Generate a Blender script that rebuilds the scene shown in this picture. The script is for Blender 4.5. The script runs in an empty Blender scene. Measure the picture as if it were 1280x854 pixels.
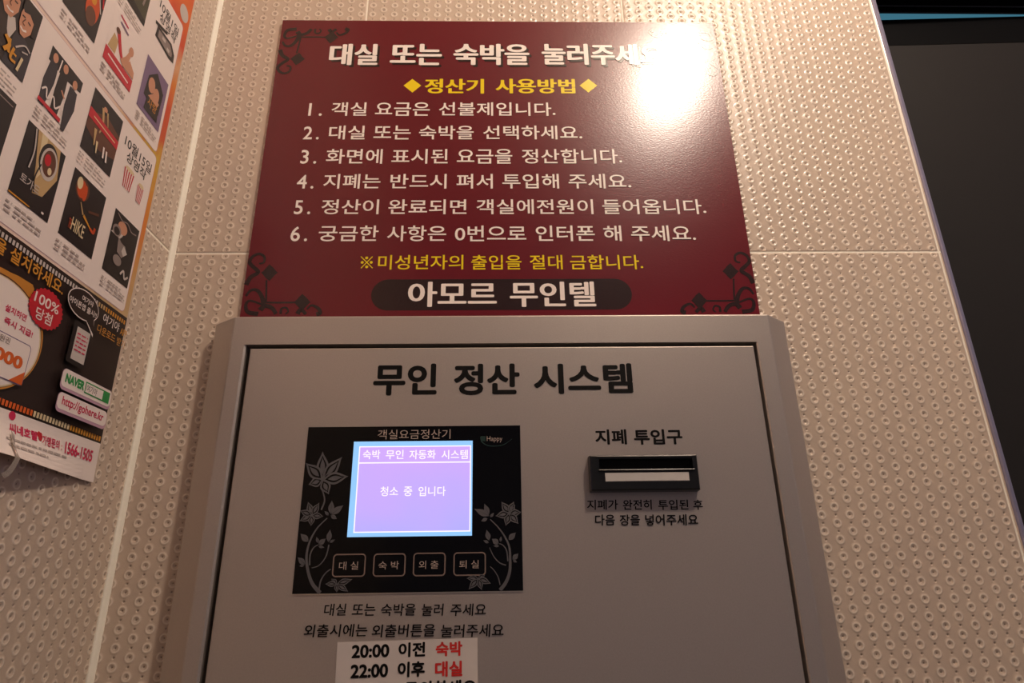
import bpy, bmesh, math, random
import numpy as np
from mathutils import Vector, Matrix
from mathutils.geometry import tessellate_polygon

S = bpy.context.scene
COL = S.collection
random.seed(4)

# ------------------------------------------------------------------ camera
F, YAW, PITCH, ROLL = 0.81495, -0.02557, 0.36203, 0.01458      # focal length / 1000 px
CAM = np.array([0.14915, -0.57901, -0.31459])
def _rot(yaw, pitch, roll):
    cy, sy = math.cos(yaw), math.sin(yaw); cp, sp = math.cos(pitch), math.sin(pitch); cr, sr = math.cos(roll), math.sin(roll)
    return (np.array([[cy,-sy,0],[sy,cy,0],[0,0,1]]) @ np.array([[1,0,0],[0,cp,-sp],[0,sp,cp]])
            @ np.array([[cr,0,sr],[0,1,0],[-sr,0,cr]]))
ROT = _rot(YAW, PITCH, ROLL)
cam = bpy.data.cameras.new('camera'); camo = bpy.data.objects.new('camera', cam); COL.objects.link(camo)
cam.sensor_width = 36; cam.lens = 36 * F * 1000 / 1280; cam.clip_start = 0.01
M = Matrix.Identity(4)
for i in range(3):
    M[i][0] = ROT[i, 0]; M[i][1] = ROT[i, 2]; M[i][2] = -ROT[i, 1]; M[i][3] = CAM[i]
camo.matrix_world = M
S.camera = camo

# ------------------------------------------------------------------ world, lamp, exposure
S.view_settings.view_transform = 'Standard'; S.view_settings.look = 'None'
S.view_settings.gamma = 1; S.view_settings.exposure = 0.0; S.view_settings.use_curve_mapping = False
LAMP = (0.565, -0.637, 0.806)
LAMP_W, LAMP_C, LAMP_R = 27.0, (1.0, 0.83, 0.69), 0.045
W = bpy.data.worlds.new('world'); S.world = W; W.use_nodes = True
bgn = W.node_tree.nodes['Background']
bgn.inputs[0].default_value = (0.72, 0.64, 0.76, 1); bgn.inputs[1].default_value = 0.12
ld = bpy.data.lights.new('lamp_light', 'POINT'); ld.energy = LAMP_W; ld.color = LAMP_C; ld.shadow_soft_size = LAMP_R
lo = bpy.data.objects.new('lamp_light', ld); COL.objects.link(lo); lo.location = LAMP

# ------------------------------------------------------------------ helpers
def srgb(r, g, b):
    f = lambda c: (c/255/12.92) if c/255 <= 0.04045 else ((c/255+0.055)/1.055)**2.4
    return (f(r), f(g), f(b), 1)

MATS = {}
def mat(name, col, rough=0.5, metal=0.0, spec=0.5, noise=0.0, nscale=200.0, bump=0.0, bscale=400.0, coat=0.0, coat_rough=0.1, bstretch=None):
    if name in MATS: return MATS[name]
    m = bpy.data.materials.new(name); m.use_nodes = True; nt = m.node_tree
    b = nt.nodes['Principled BSDF']
    b.inputs['Base Color'].default_value = col; b.inputs['Roughness'].default_value = rough
    b.inputs['Metallic'].default_value = metal; b.inputs['Specular IOR Level'].default_value = spec
    b.inputs['Coat Weight'].default_value = coat; b.inputs['Coat Roughness'].default_value = coat_rough
    tc = nt.nodes.new('ShaderNodeTexCoord')
    if noise:
        n = nt.nodes.new('ShaderNodeTexNoise'); n.inputs['Scale'].default_value = nscale; n.inputs['Detail'].default_value = 4
        nt.links.new(tc.outputs['Object'], n.inputs['Vector'])
        r = nt.nodes.new('ShaderNodeMixRGB'); r.blend_type = 'MIX'
        r.inputs[1].default_value = tuple(c*(1-noise) for c in col[:3]) + (1,)
        r.inputs[2].default_value = tuple(min(1, c*(1+noise)) for c in col[:3]) + (1,)
        nt.links.new(n.outputs['Fac'], r.inputs[0]); nt.links.new(r.outputs[0], b.inputs['Base Color'])
    if bump:
        n2 = nt.nodes.new('ShaderNodeTexNoise'); n2.inputs['Scale'].default_value = bscale; n2.inputs['Detail'].default_value = 3
        src = tc.outputs['Object']
        if bstretch:
            mp = nt.nodes.new('ShaderNodeMapping'); mp.inputs['Scale'].default_value = bstretch
            nt.links.new(src, mp.inputs['Vector']); src = mp.outputs[0]
        nt.links.new(src, n2.inputs['Vector'])
        bp = nt.nodes.new('ShaderNodeBump'); bp.inputs['Strength'].default_value = bump; bp.inputs['Distance'].default_value = 0.0005
        nt.links.new(n2.outputs['Fac'], bp.inputs['Height']); nt.links.new(bp.outputs[0], b.inputs['Normal'])
    MATS[name] = m; return m

def emis(name, col, strength):
    m = bpy.data.materials.new(name); m.use_nodes = True
    b = m.node_tree.nodes['Principled BSDF']; b.inputs['Base Color'].default_value = (0.02, 0.02, 0.02, 1)
    b.inputs['Emission Color'].default_value = col; b.inputs['Emission Strength'].default_value = strength
    b.inputs['Roughness'].default_value = 0.25
    return m

def link(name, me, parent=None, **props):
    o = bpy.data.objects.new(name, me); COL.objects.link(o)
    if parent: o.parent = parent
    for k, v in props.items(): o[k] = v
    return o

def raw(name, verts, faces, mats, midx=None, parent=None, smooth=False, **props):
    me = bpy.data.meshes.new(name); me.from_pydata([tuple(v) for v in verts], [], faces)
    for m in (mats if isinstance(mats, (list, tuple)) else [mats]): me.materials.append(m)
    if midx: me.polygons.foreach_set('material_index', midx)
    if smooth: me.polygons.foreach_set('use_smooth', [True]*len(faces))
    me.update()
    return link(name, me, parent, **props)

class MB:
    """collects solids into one mesh"""
    def __init__(s): s.v, s.f, s.m = [], [], []
    def add(s, verts, faces, mi=0):
        n = len(s.v); s.v += [tuple(v) for v in verts]; s.f += [[i+n for i in f] for f in faces]; s.m += [mi]*len(faces); return s
    def box(s, x0, x1, y0, y1, z0, z1, mi=0):
        v = [(x0,y0,z0),(x1,y0,z0),(x1,y1,z0),(x0,y1,z0),(x0,y0,z1),(x1,y0,z1),(x1,y1,z1),(x0,y1,z1)]
        return s.add(v, [(0,3,2,1),(4,5,6,7),(0,1,5,4),(1,2,6,5),(2,3,7,6),(3,0,4,7)], mi)
    def loft(s, loops, mi=0, caps=True):
        n = len(loops[0]); v = [p for l in loops for p in l]; f = []
        for k in range(len(loops)-1):
            for i in range(n):
                j = (i+1) % n
                f.append((k*n+i, k*n+j, (k+1)*n+j, (k+1)*n+i))
        if caps: f += [tuple(range(n))[::-1], tuple((len(loops)-1)*n+i for i in range(n))]
        return s.add(v, f, mi)
    def bevel_front(s, x0, x1, y_back, y_front, z0, z1, c=0.0008, mi=0):
        """plate whose front (towards -y) has a small chamfer"""
        def r(d, y): return [(x0+d,y,z0+d),(x1-d,y,z0+d),(x1-d,y,z1-d),(x0+d,y,z1-d)]
        return s.loft([r(0,y_back), r(0,y_front+c), r(c*0.35,y_front+c*0.35), r(c,y_front)], mi)
    def build(s, name, mats, parent=None, **p):
        o = raw(name, s.v, s.f, mats, s.m, parent, **p)
        bm = bmesh.new(); bm.from_mesh(o.data); bmesh.ops.recalc_face_normals(bm, faces=bm.faces); bm.to_mesh(o.data); bm.free()
        return o

# planes of the place: a plane turns a pixel into its own (u, v) metres and (u, v, height) into the world
XL = -0.17187                       # left wall
class Plane:
    def __init__(s, kind, at): s.kind, s.at = kind, at
    def uv(s, px, py):
        d = ROT @ np.array([(px-640)/F/1000, 1, -(py-427)/F/1000])
        if s.kind == 'y':
            P = CAM + d*((s.at-CAM[1])/d[1]); return (P[0], P[2])
        P = CAM + d*((s.at-CAM[0])/d[0]); return (P[1], P[2])
    def w(s, u, v, h=0.0):
        if s.kind == 'y': return (u, s.at-h, v)
        return (s.at+h+CURL(u, v), u, v)
def CURL(u, v):
    a = min(max((-0.201-v)/0.031, 0), 1.3)
    return 0.014*a*a*min(max((-0.06-u)/0.10, 0.05), 1.0)

LAY = 0.00005
class Print:
    """flat print on a plane: layered polygons, several inks, one mesh"""
    def __init__(s, plane, base=0.0002):
        s.pl, s.h, s.v, s.f, s.m, s.mats = plane, base, [], [], [], []
    def mi(s, m):
        if m not in s.mats: s.mats.append(m)
        return s.mats.index(m)
    def tris(s, m, pts, tri, h=None):
        n = len(s.v); hh = s.h if h is None else h
        s.v += [s.pl.w(u, v, hh) for u, v in pts]; s.f += [tuple(i+n for i in t) for t in tri]; s.m += [s.mi(m)]*len(tri)
    def up(s, k=1): s.h += LAY*k; return s
    def poly(s, m, pts, *holes):
        loops = [[Vector((p[0], p[1], 0)) for p in l] for l in (pts,)+holes]
        tri = tessellate_polygon(loops)
        s.tris(m, [p for l in (pts,)+holes for p in l], tri); s.h += LAY*0.2; return s
    def rect(s, m, u0, v0, u1, v1, r=0.0): return s.poly(m, rrect(u0, v0, u1, v1, r))
    def ring(s, m, u0, v0, u1, v1, t, r=0.0):
        return s.poly(m, rrect(u0, v0, u1, v1, r), rrect(u0+t, v0+t, u1-t, v1-t, max(r-t, 0))[::-1] if r == 0 else rrect(u0+t, v0+t, u1-t, v1-t, max(r-t, 1e-4))[::-1])
    def ell(s, m, cu, cv, ru, rv, n=28): return s.poly(m, [(cu+ru*math.cos(2*math.pi*i/n), cv+rv*math.sin(2*math.pi*i/n)) for i in range(n)])
    def stroke(s, m, pts, w0, w1=None, smooth=True):
        if smooth and len(pts) > 2: pts = spline(pts)
        w1 = w0 if w1 is None else w1; n = len(pts); L, R = [], []
        for i, p in enumerate(pts):
            a = pts[max(i-1, 0)]; b = pts[min(i+1, n-1)]; dx, dy = b[0]-a[0], b[1]-a[1]; l = math.hypot(dx, dy) or 1e-9
            w = (w0+(w1-w0)*i/(n-1))/2; nx, ny = -dy/l*w, dx/l*w
            L.append((p[0]+nx, p[1]+ny)); R.append((p[0]-nx, p[1]-ny))
        s.tris(m, L+R, [(i, n+i, n+i+1, i+1) for i in range(n-1)]); s.h += LAY*0.1; return s
    def leaf(s, m, b, t, w, n=9):
        dx, dy = t[0]-b[0], t[1]-b[1]; l = math.hypot(dx, dy); nx, ny = -dy/l, dx/l
        pf = lambda t: max(0, math.sin(math.pi*t**0.85))**1.35
        A = [(b[0]+dx*k/n+nx*w/2*pf(k/n), b[1]+dy*k/n+ny*w/2*pf(k/n)) for k in range(n+1)]
        B = [(b[0]+dx*k/n-nx*w/2*pf(k/n), b[1]+dy*k/n-ny*w/2*pf(k/n)) for k in range(n-1, 0, -1)]
        return s.poly(m, A+B)
    def text(s, m, body, u0, u1, v0, v1, bold=0.0, shear=0.0, sp=1.0, wsp=1.0, ay=1.0):
        V, T = glyphs(body, shear, sp, wsp)
        B2 = np.array([bold, bold*ay]); lo_, hi_ = V.min(0)-B2, V.max(0)+B2                     # heavier weights: the outline swept round a small circle
        for i in range(8 if bold > 0 else 1):
            d = np.array([math.cos(i*math.pi/4), math.sin(i*math.pi/4)])*B2
            k = (V+d-lo_)/(hi_-lo_)
            s.tris(m, list(zip(u0+k[:, 0]*(u1-u0), v0+k[:, 1]*(v1-v0))), T); s.h += LAY*0.14
        s.h += LAY*0.2; return s
    def ptext(s, m, body, bl, br, tl, **k):
        a, b, c = s.pl.uv(*bl), s.pl.uv(*br), s.pl.uv(*tl); v0 = (a[1]+b[1])/2
        return s.text(m, body, a[0], b[0], v0, c[1], **k)
    def P(s, *px): return [s.pl.uv(*q) for q in px]
    def build(s, name, parent=None, **p):
        o = raw(name, s.v, s.f, s.mats, s.m, parent, **p)
        bm = bmesh.new(); bm.from_mesh(o.data)
        for f in bm.faces:                                   # prints face out of their plane
            f.normal_update()
            out = Vector((0, -1, 0)) if s.pl.kind == 'y' else Vector((1, 0, 0))
            if f.normal.dot(out) < 0: f.normal_flip()
        bm.to_mesh(o.data); bm.free(); return o

def rrect(u0, v0, u1, v1, r=0.0, n=5):
    if r <= 0: return [(u0,v0),(u1,v0),(u1,v1),(u0,v1)]
    o = []
    for cx, cy, a in ((u1-r,v0+r,-90),(u1-r,v1-r,0),(u0+r,v1-r,90),(u0+r,v0+r,180)):
        o += [(cx+r*math.cos(math.radians(a+90*i/n)), cy+r*math.sin(math.radians(a+90*i/n))) for i in range(n+1)]
    return o
def spline(P, k=7):
    P = [P[0]]+list(P)+[P[-1]]; o = []
    for i in range(1, len(P)-2):
        for j in range(k):
            t = j/k; a, b, c, d = P[i-1], P[i], P[i+1], P[i+2]
            o.append(tuple(0.5*(2*b[q]+(c[q]-a[q])*t+(2*a[q]-5*b[q]+4*c[q]-d[q])*t*t+(3*b[q]-a[q]-3*c[q]+d[q])*t**3) for q in (0, 1)))
    o.append(P[-2]); return o
_G = {}
def glyphs(body, shear, sp, wsp):
    key = (body, shear, sp, wsp)
    if key in _G: return _G[key]
    c = bpy.data.curves.new('tmp', 'FONT'); c.body = body; c.shear = shear
    c.space_character = sp; c.space_word = wsp; c.resolution_u = 4; c.fill_mode = 'FRONT'
    o = bpy.data.objects.new('tmp', c); COL.objects.link(o)
    dg = bpy.context.evaluated_depsgraph_get(); e = o.evaluated_get(dg); me = e.to_mesh()
    V = np.array([v.co[:2] for v in me.vertices]); T = [tuple(p.vertices) for p in me.polygons]
    e.to_mesh_clear(); bpy.data.objects.remove(o); bpy.data.curves.remove(c)
    _G[key] = (V, T); return V, T

def empty(name, loc, label, cat, group=None):
    o = bpy.data.objects.new(name, None); COL.objects.link(o); o.location = loc; o.empty_display_size = 0.05
    o['label'] = label; o['category'] = cat
    if group: o['group'] = group
    return o
def adopt(root):
    """children were modelled in world coordinates: keep them there"""
    bpy.context.view_layer.update()
    inv = root.matrix_world.inverted()
    for c in root.children: c.matrix_parent_inverse = inv

# ------------------------------------------------------------------ materials
def tile_mat():
    m = mat('glazed_tile', srgb(202, 182, 166), 0.30, 0, 0.5, coat=0.3, coat_rough=0.16)
    nt = m.node_tree; b = nt.nodes['Principled BSDF']; tc = nt.nodes.new('ShaderNodeTexCoord')
    mp = nt.nodes.new('ShaderNodeMapping'); mp.inputs['Scale'].default_value = (900, 900, 2600); nt.links.new(tc.outputs['Object'], mp.inputs[0])
    n = nt.nodes.new('ShaderNodeTexNoise'); n.inputs['Scale'].default_value = 1.0; n.inputs['Detail'].default_value = 2; nt.links.new(mp.outputs[0], n.inputs['Vector'])
    bp = nt.nodes.new('ShaderNodeBump'); bp.inputs['Strength'].default_value = 0.35; bp.inputs['Distance'].default_value = 0.0004
    nt.links.new(n.outputs['Fac'], bp.inputs['Height']); nt.links.new(bp.outputs[0], b.inputs['Normal'])
    n3 = nt.nodes.new('ShaderNodeTexNoise'); n3.inputs['Scale'].default_value = 9; n3.inputs['Detail'].default_value = 5; nt.links.new(tc.outputs['Object'], n3.inputs['Vector'])
    mx = nt.nodes.new('ShaderNodeMixRGB'); mx.inputs[1].default_value = srgb(198, 177, 161); mx.inputs[2].default_value = srgb(207, 187, 167)
    nt.links.new(n3.outputs['Fac'], mx.inputs[0])
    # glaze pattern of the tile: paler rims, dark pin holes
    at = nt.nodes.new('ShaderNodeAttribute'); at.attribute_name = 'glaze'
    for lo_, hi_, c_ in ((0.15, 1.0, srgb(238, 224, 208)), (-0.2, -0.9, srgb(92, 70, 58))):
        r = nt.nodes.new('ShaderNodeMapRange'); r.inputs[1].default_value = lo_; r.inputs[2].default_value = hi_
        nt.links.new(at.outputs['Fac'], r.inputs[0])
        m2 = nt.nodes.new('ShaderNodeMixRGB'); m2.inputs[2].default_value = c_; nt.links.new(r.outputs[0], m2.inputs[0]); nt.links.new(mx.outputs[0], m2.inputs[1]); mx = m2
    nt.links.new(mx.outputs[0], b.inputs['Base Color'])
    return m
TILE = tile_mat()
GROUT = mat('cream_grout', srgb(250, 242, 226), 0.7, noise=0.06, nscale=300)
TRIM = mat('metal_edge_trim', srgb(150, 146, 172), 0.35, 0.5, noise=0.08)
PLAIN = mat('painted_ceiling', srgb(205, 195, 180), 0.8, noise=0.04, nscale=20)
FLOOR = mat('floor_stone', srgb(78, 70, 66), 0.5, noise=0.15, nscale=25)
BLACKF = mat('black_frame', srgb(12, 12, 14), 0.55, spec=0.06)
LEAF = mat('dark_door_panel', srgb(34, 31, 31), 0.6, spec=0.25, noise=0.08, nscale=40)

# ------------------------------------------------------------------ tiled walls as relief
PX, PZ = 0.01246, 0.01379
TW, X0, TH = 0.3, 0.0069, 0.6            # tile width, first column, tile height
def relief(a, z, flip):
    """height (towards the room) of the embossed tile at wall coordinate a (along) and z (up), and grout mask"""
    t = np.floor(a/TW); la = a-t*TW; row = np.floor(z/TH)
    k = np.clip(np.round((la-X0)/PX), 0, 23); dx = la-X0-k*PX
    par = np.where(t < 0, k+1, np.where(t < 1, k, k)) % 2
    ph = np.where(z < 0, -0.0104, 0.0103) + par*PZ/2
    dzr = (z-ph)-np.round((z-ph)/PZ)*PZ                    # to ring centre
    dzp = (z-ph)-np.round((z-ph)/(PZ/2))*(PZ/2)            # to any pit
    r = np.hypot(dx, dzr); rp = np.hypot(dx, dzp)
    h = 0.00055*np.exp(-((r-0.0031)/0.00070)**2) - 0.0011*np.exp(-(rp/0.00072)**2)
    h += 0.00005*np.cos(2*np.pi*dx/PX)
    ga = np.minimum(la, TW-la); lz = z-row*TH; gz = np.minimum(lz, TH-lz); g = np.minimum(ga, gz)
    edge = np.clip((g-0.0006)/0.0014, 0, 1)
    h = h*edge - 0.0006*(1-edge)
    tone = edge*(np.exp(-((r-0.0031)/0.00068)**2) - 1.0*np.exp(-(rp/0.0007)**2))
    return h, g < 0.0009, tone
def samples(lo_, hi_, pitch, phase, offs, extra=()):
    k0, k1 = math.floor((lo_-phase)/pitch)-1, math.ceil((hi_-phase)/pitch)+1
    s = np.array([phase+k*pitch+o for k in range(k0, k1+1) for o in offs]+list(extra)); s = s[(s > lo_) & (s < hi_)]
    s = np.unique(np.round(np.concatenate([[lo_], s, [hi_]]), 6))
    keep = [0]
    for i in range(1, len(s)):
        if s[i]-s[keep[-1]] > 0.00022: keep.append(i)
    return s[keep]
OX = np.array([-5.2,-4.1,-3.5,-2.8,-2.1,-1.4,-0.8,-0.3,0.3,0.8,1.4,2.1,2.8,3.5,4.1,5.2])/1000
OZ = np.array([-3.0,-2.2,-1.5,-0.9,-0.35,0.35,0.9,1.5,2.2,3.0])/1000
OXC = np.array([-4.2,-2.8,-1.2,0,1.2,2.8,4.2])/1000; OZC = np.array([-2.2,-0.8,0.8,2.2])/1000
def tiled(name, patches, to_world, skip=None, out=(0,-1,0)):
    Vs, Fs, Ms, Ts, n = [], [], [], [], 0
    for (a0, a1, z0, z1, fine) in patches:
        gx = [t*TW+d for t in range(-8, 9) for d in (-0.0022,-0.0009,0,0.0009,0.0022)]; gz = [t*TH+d for t in range(-4, 4) for d in (-0.0022,-0.0009,0,0.0009,0.0022)]
        ex = [];  pa = []
        A = np.concatenate([samples(max(a0, t*TW), min(a1, (t+1)*TW), PX, t*TW+X0, OX if fine else OXC, [g for g in gx]) for t in range(-8, 9) if max(a0, t*TW) < min(a1, (t+1)*TW)])
        A = np.unique(A)
        Z = np.concatenate([samples(lo_, hi_, PZ/2, ph, OZ if fine else OZC, gz) for lo_, hi_, ph in ((z0, min(z1, 0), -0.0104), (max(z0, 0), z1, 0.0103)) if lo_ < hi_]); Z = np.unique(Z)
        AA, ZZ = np.meshgrid(A, Z); h, g, tn = relief(AA, ZZ, 0)
        v = to_world(AA.ravel(), ZZ.ravel(), h.ravel()); Vs.append(v); Ts.append(tn.ravel())
        na, nz = len(A), len(Z); ii = (np.arange(nz-1)[:, None]*na+np.arange(na-1)[None, :])
        q = np.stack([ii, ii+1, ii+1+na, ii+na], -1).reshape(-1, 4)
        ca = ((A[:-1]+A[1:])/2)[None, :].repeat(nz-1, 0).ravel(); cz = ((Z[:-1]+Z[1:])/2)[:, None].repeat(na-1, 1).ravel()
        _, gm, _t = relief(ca, cz, 0)
        if skip is not None:
            k = ~skip(ca, cz); q, gm = q[k], gm[k]
        Fs.append(q+n); Ms.append(gm.astype(np.int32)); n += len(v)
    V = np.concatenate(Vs); Q = np.concatenate(Fs); Mi = np.concatenate(Ms)
    used = np.unique(Q); mp = -np.ones(len(V), int); mp[used] = np.arange(len(used)); V = V[used]; Q = mp[Q]; TN = np.concatenate(Ts)[used]
    me = bpy.data.meshes.new(name); me.vertices.add(len(V)); me.vertices.foreach_set('co', V.astype(np.float32).ravel())
    me.loops.add(Q.size); me.loops.foreach_set('vertex_index', Q.ravel().astype(np.int32))
    me.polygons.add(len(Q)); me.polygons.foreach_set('loop_start', (np.arange(len(Q))*4).astype(np.int32))
    me.materials.append(TILE); me.materials.append(GROUT)
    me.polygons.foreach_set('material_index', Mi); me.polygons.foreach_set('use_smooth', np.ones(len(Q), bool))
    at = me.attributes.new('glaze', 'FLOAT', 'POINT'); at.data.foreach_set('value', TN.astype(np.float32))
    me.update(calc_edges=True)
    return link(name, me, kind='structure')

CEIL, FLR, XE = 0.87, -1.55, 0.602
def hidden_back(a, z):
    return ((a > -0.082) & (a < 0.392) & (z > -0.06) & (z < 0.288)) | ((a > -0.095) & (a < 0.405) & (z > -1.5) & (z < -0.095))
tiled('wall_back', [(XL, XE, -0.56, 0.40, True), (XL, XE, -1.55, -0.56, False), (XL, XE, 0.40, CEIL, False)],
      lambda a, z, h: np.stack([a, -h, z], 1), hidden_back)
tiled('wall_left', [(-0.30, 0.0, -0.56, 0.40, True), (-1.5, -0.30, -1.55, CEIL, False), (-0.30, 0, -1.55, -0.56, False), (-0.30, 0, 0.40, CEIL, False)],
      lambda a, z, h: np.stack([XL+h, a, z], 1)[:, :],
      lambda a, z: (a > -0.39) & (a < -0.07) & (z > -0.20) & (z < 0.28))
mb = MB(); mb.box(XL-0.10, XE+0.004, 0.0035, 0.05, FLR, CEIL); mb.build('wall_back_core', PLAIN, kind='structure')
mb = MB(); mb.box(XL-0.10, XL-0.0035, -1.5, 0.0035, FLR, CEIL); mb.build('wall_left_core', PLAIN, kind='structure')
mb = MB(); mb.box(XL-0.1, 1.7, -1.5, 0.35, FLR-0.05, FLR); mb.build('floor', FLOOR, kind='structure')
mb = MB(); mb.box(XL-0.1, 1.7, -1.5, 0.35, CEIL, CEIL+0.05); mb.build('ceiling', PLAIN, kind='structure')
# cream bead in the corner and the metal profile on the free end of the tiles
bead = MB(); bead.loft([[(XL-0.0005, 0.0005, z), (XL+0.0044, 0.0003, z), (XL+0.0042, -0.0011, z), (XL+0.0026, -0.0026, z), (XL+0.0011, -0.0042, z), (XL-0.0003, -0.0044, z)] for z in (FLR, CEIL)])
bead.build('trim_1', GROUT, kind='structure')
tr = MB(); tr.loft([[(XE, 0.004, z), (XE, -0.0012, z), (XE+0.0012, -0.0022, z), (XE+0.0040, -0.0020, z), (XE+0.0056, 0.0, z), (XE+0.0056, 0.05, z), (XE+0.004, 0.05, z)] for z in (FLR, CEIL)])
tr.build('trim_2', TRIM, kind='structure')

# dark doorway right of the tiled wall: framed head, door leaf standing slightly ajar, daylit transom behind
d1 = bpy.data.objects.new('door_1', None); COL.objects.link(d1); d1.location = (0.65, 0.06, FLR); d1['kind'] = 'structure'
zh = Plane('y', 0.075).uv(1150, 17.2)[1]
fr = MB(); fr.box(0.6085, 1.7, 0.0485, 0.075, zh, CEIL)
fr.box(1.52, 1.6, 0.03, 0.075, FLR, zh)
fr.build('door_frame', BLACKF, d1)
rb = MB()
for ry in (0.0722, 0.0618): rb.box(0.6085, 1.7, ry, ry+0.0012, zh-0.0010, zh+0.001)
rb.build('frame_rib', mat('lit_rib_grey', srgb(70, 72, 80), 0.5), d1)  # ribs of the black frame, coloured paler to stand in for lit edges
a = -0.040
LPY = 0.080; LT, LB = Plane('y', LPY-0.001).uv(1102, 26)[1], Plane('y', LPY-0.001).uv(1113, 58)[1]
def lp(d, y, z): return (0.612+d*math.cos(a)-y*math.sin(a), LPY+d*math.sin(a)+y*math.cos(a), z)
def slab(m_, d0, d1_, y0, y1, z0, z1): m_.loft([[lp(d0,y0,z),lp(d1_,y0,z),lp(d1_,y1,z),lp(d0,y1,z)] for z in (z0, z1)])
lf = MB(); slab(lf, 0, 0.9, 0.0004, 0.034, FLR+0.01, LB+0.004); lf.build('door_leaf', LEAF, d1)
rl = MB(); slab(rl, 0, 0.9, 0.0, 0.0345, LB, LT); rl.build('top_band', BLACKF, d1)  # black band across the top of the leaf
adopt(d1)
wn = MB(); wn.box(0.55, 1.7, 0.30, 0.31, 0.3, CEIL)
wn.build('window_1', emis('daylit_pane', srgb(70, 128, 150), 0.7), kind='structure')
wr = MB(); wr.box(1.6, 1.65, -1.5, 0.3, FLR, CEIL); wr.build('wall_right', mat('cool_bounce_grey', srgb(150, 160, 185), 0.8, noise=0.04, nscale=20), kind='structure')  # unseen wall, its cool grey chosen to bounce bluish light onto the kiosk

# ceiling downlight that lights the corner (above the picture)
dl = empty('ceiling_lamp', (LAMP[0], LAMP[1], CEIL), 'round white ceiling lamp above the tiled corner', 'lamp')
rg = MB(); N = 32
def circ(r, z): return [(LAMP[0]+r*math.cos(2*math.pi*i/N), LAMP[1]+r*math.sin(2*math.pi*i/N), z) for i in range(N)]
rg.loft([circ(0.075, CEIL), circ(0.075, CEIL-0.006), circ(0.062, CEIL-0.012), circ(0.05, CEIL-0.008), circ(0.048, CEIL)])
rg.build('lamp_base', PLAIN, dl); adopt(dl)

# ------------------------------------------------------------------ kiosk
YF, YE = -0.031, -0.0145
FRONT = Plane('y', YF)
STEEL = mat('silver_paint', srgb(190, 179, 172), 0.39, 0.64, noise=0.10, nscale=900, bump=0.12, bscale=1500)
DARK = mat('gap_black', srgb(10, 10, 10), 0.8)
INK = mat('black_ink', srgb(12, 10, 10), 0.55, spec=0.15)
KZT = -0.0812
K = empty('payment_kiosk', (0.155, -0.01, FLR), 'silver metal payment kiosk with display and banknote slot on tiled wall', 'kiosk')
IN0, IN1, INT = -0.0738, 0.3848, -0.1085                       # inner opening of the frame
def post_l(z): return [(-0.1105,-0.001,z),(-0.1105,YE+0.001,z),(-0.1097,YE,z),(-0.0878,YF+0.0006,z),(-0.0862,YF,z),(IN0-0.0016,YF,z),(IN0,YF+0.0016,z),(IN0,-0.006,z),(IN0,-0.001,z)]
def post_r(z): return [(0.4213,-0.001,z),(0.4213,YE+0.001,z),(0.4205,YE,z),(0.4000,YF+0.0006,z),(0.3984,YF,z),(IN1+0.001,YF,z),(IN1,YF+0.001,z),(IN1,-0.006,z),(IN1,-0.001,z)]
def head(z, d=0.0): return [(-0.1105+d,-0.001,z),(-0.1105+d,YE+0.001+d,z),(-0.1097+d,YE+d,z),(-0.0878,YF+0.0006+d,z),(-0.0862,YF+d,z),(0.3984,YF+d,z),(0.4000,YF+0.0006+d,z),(0.4205-d,YE+d,z),(0.4213-d,YE+0.001+d,z),(0.4213-d,-0.001,z)]
fm = MB(); fm.loft([post_l(FLR), post_l(INT+0.0)]); fm.loft([post_r(FLR), post_r(INT+0.0)])
fm.loft([head(INT, 0.0), head(KZT-0.0014), head(KZT-0.0004, 0.0005), head(KZT, 0.0014)])
fm.box(IN0, IN1, YF+0.0005, -0.001, FLR, FLR+0.25)
fm.build('frame', STEEL, K)
bk = MB(); bk.box(IN0, IN1, -0.006, -0.002, FLR+0.25, INT); bk.build('back_plate', DARK, K)
DX0, DX1, DZ1 = -0.0695, 0.3818, -0.1122
dr = MB(); dr.bevel_front(DX0, DX1, -0.0065, YF, FLR+0.253, DZ1, 0.0012); door = dr.build('door', STEEL, K)
def door_text(body, bl, br, tl, **k):
    q = Print(FRONT, 0.0001); q.ptext(INK, body, bl, br, tl, **k); return q
q = Print(FRONT, 0.0001)
q.ptext(INK, '무인', (465.5,494.5), (545.6,494.5), (465,455), bold=0.034)
q.ptext(INK, '정산', (567,494), (650,494), (567,455), bold=0.034)
q.ptext(INK, '시스템', (667.5,492.5), (792,492.5), (667,455), bold=0.034)
q.build('lettering', door, label='large black heading lettering on the kiosk door')
q = door_text('지폐', (744.5,556), (784,556), (744.5,537), bold=0.03); q.ptext(INK, '투입구', (793,556), (854,556), (793,537), bold=0.03)
q.build('lettering', door, label='black lettering above the banknote slot')
q = Print(FRONT, 0.0001)
for w_, x0, x1 in (('지폐가',734,773),('완전히',779,815.5),('투입된',823,861),('후',867,879)): q.ptext(INK, w_, (x0,637.5), (x1,637.5), (x0,625), bold=0.016, shear=0.05)
for w_, x0, x1 in (('다음',744,769),('장을',775,800.5),('넣어주세요',807,873)): q.ptext(INK, w_, (x0,657), (x1,657), (x0,643.5), bold=0.016, shear=0.05)
q.build('lettering', door, label='two small black lines under the banknote slot')
q = Print(FRONT, 0.0001)
for w_, x0, x1 in (('대실',404.5,432),('또는',439.5,469),('숙박을',476,519.5),('눌러',527,554.5),('주세요',563,607.5)): q.ptext(INK, w_, (x0,770), (x1,770), (x0,755), bold=0.012, shear=0.06)
for w_, x0, x1 in (('외출시에는',379.5,459),('외출버튼을',464.5,544),('눌러주세요',551,629.5)): q.ptext(INK, w_, (x0,796.5), (x1,796.5), (x0,781), bold=0.012, shear=0.06)
q.build('lettering', door, label='two small black lines under the display panel')

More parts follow.
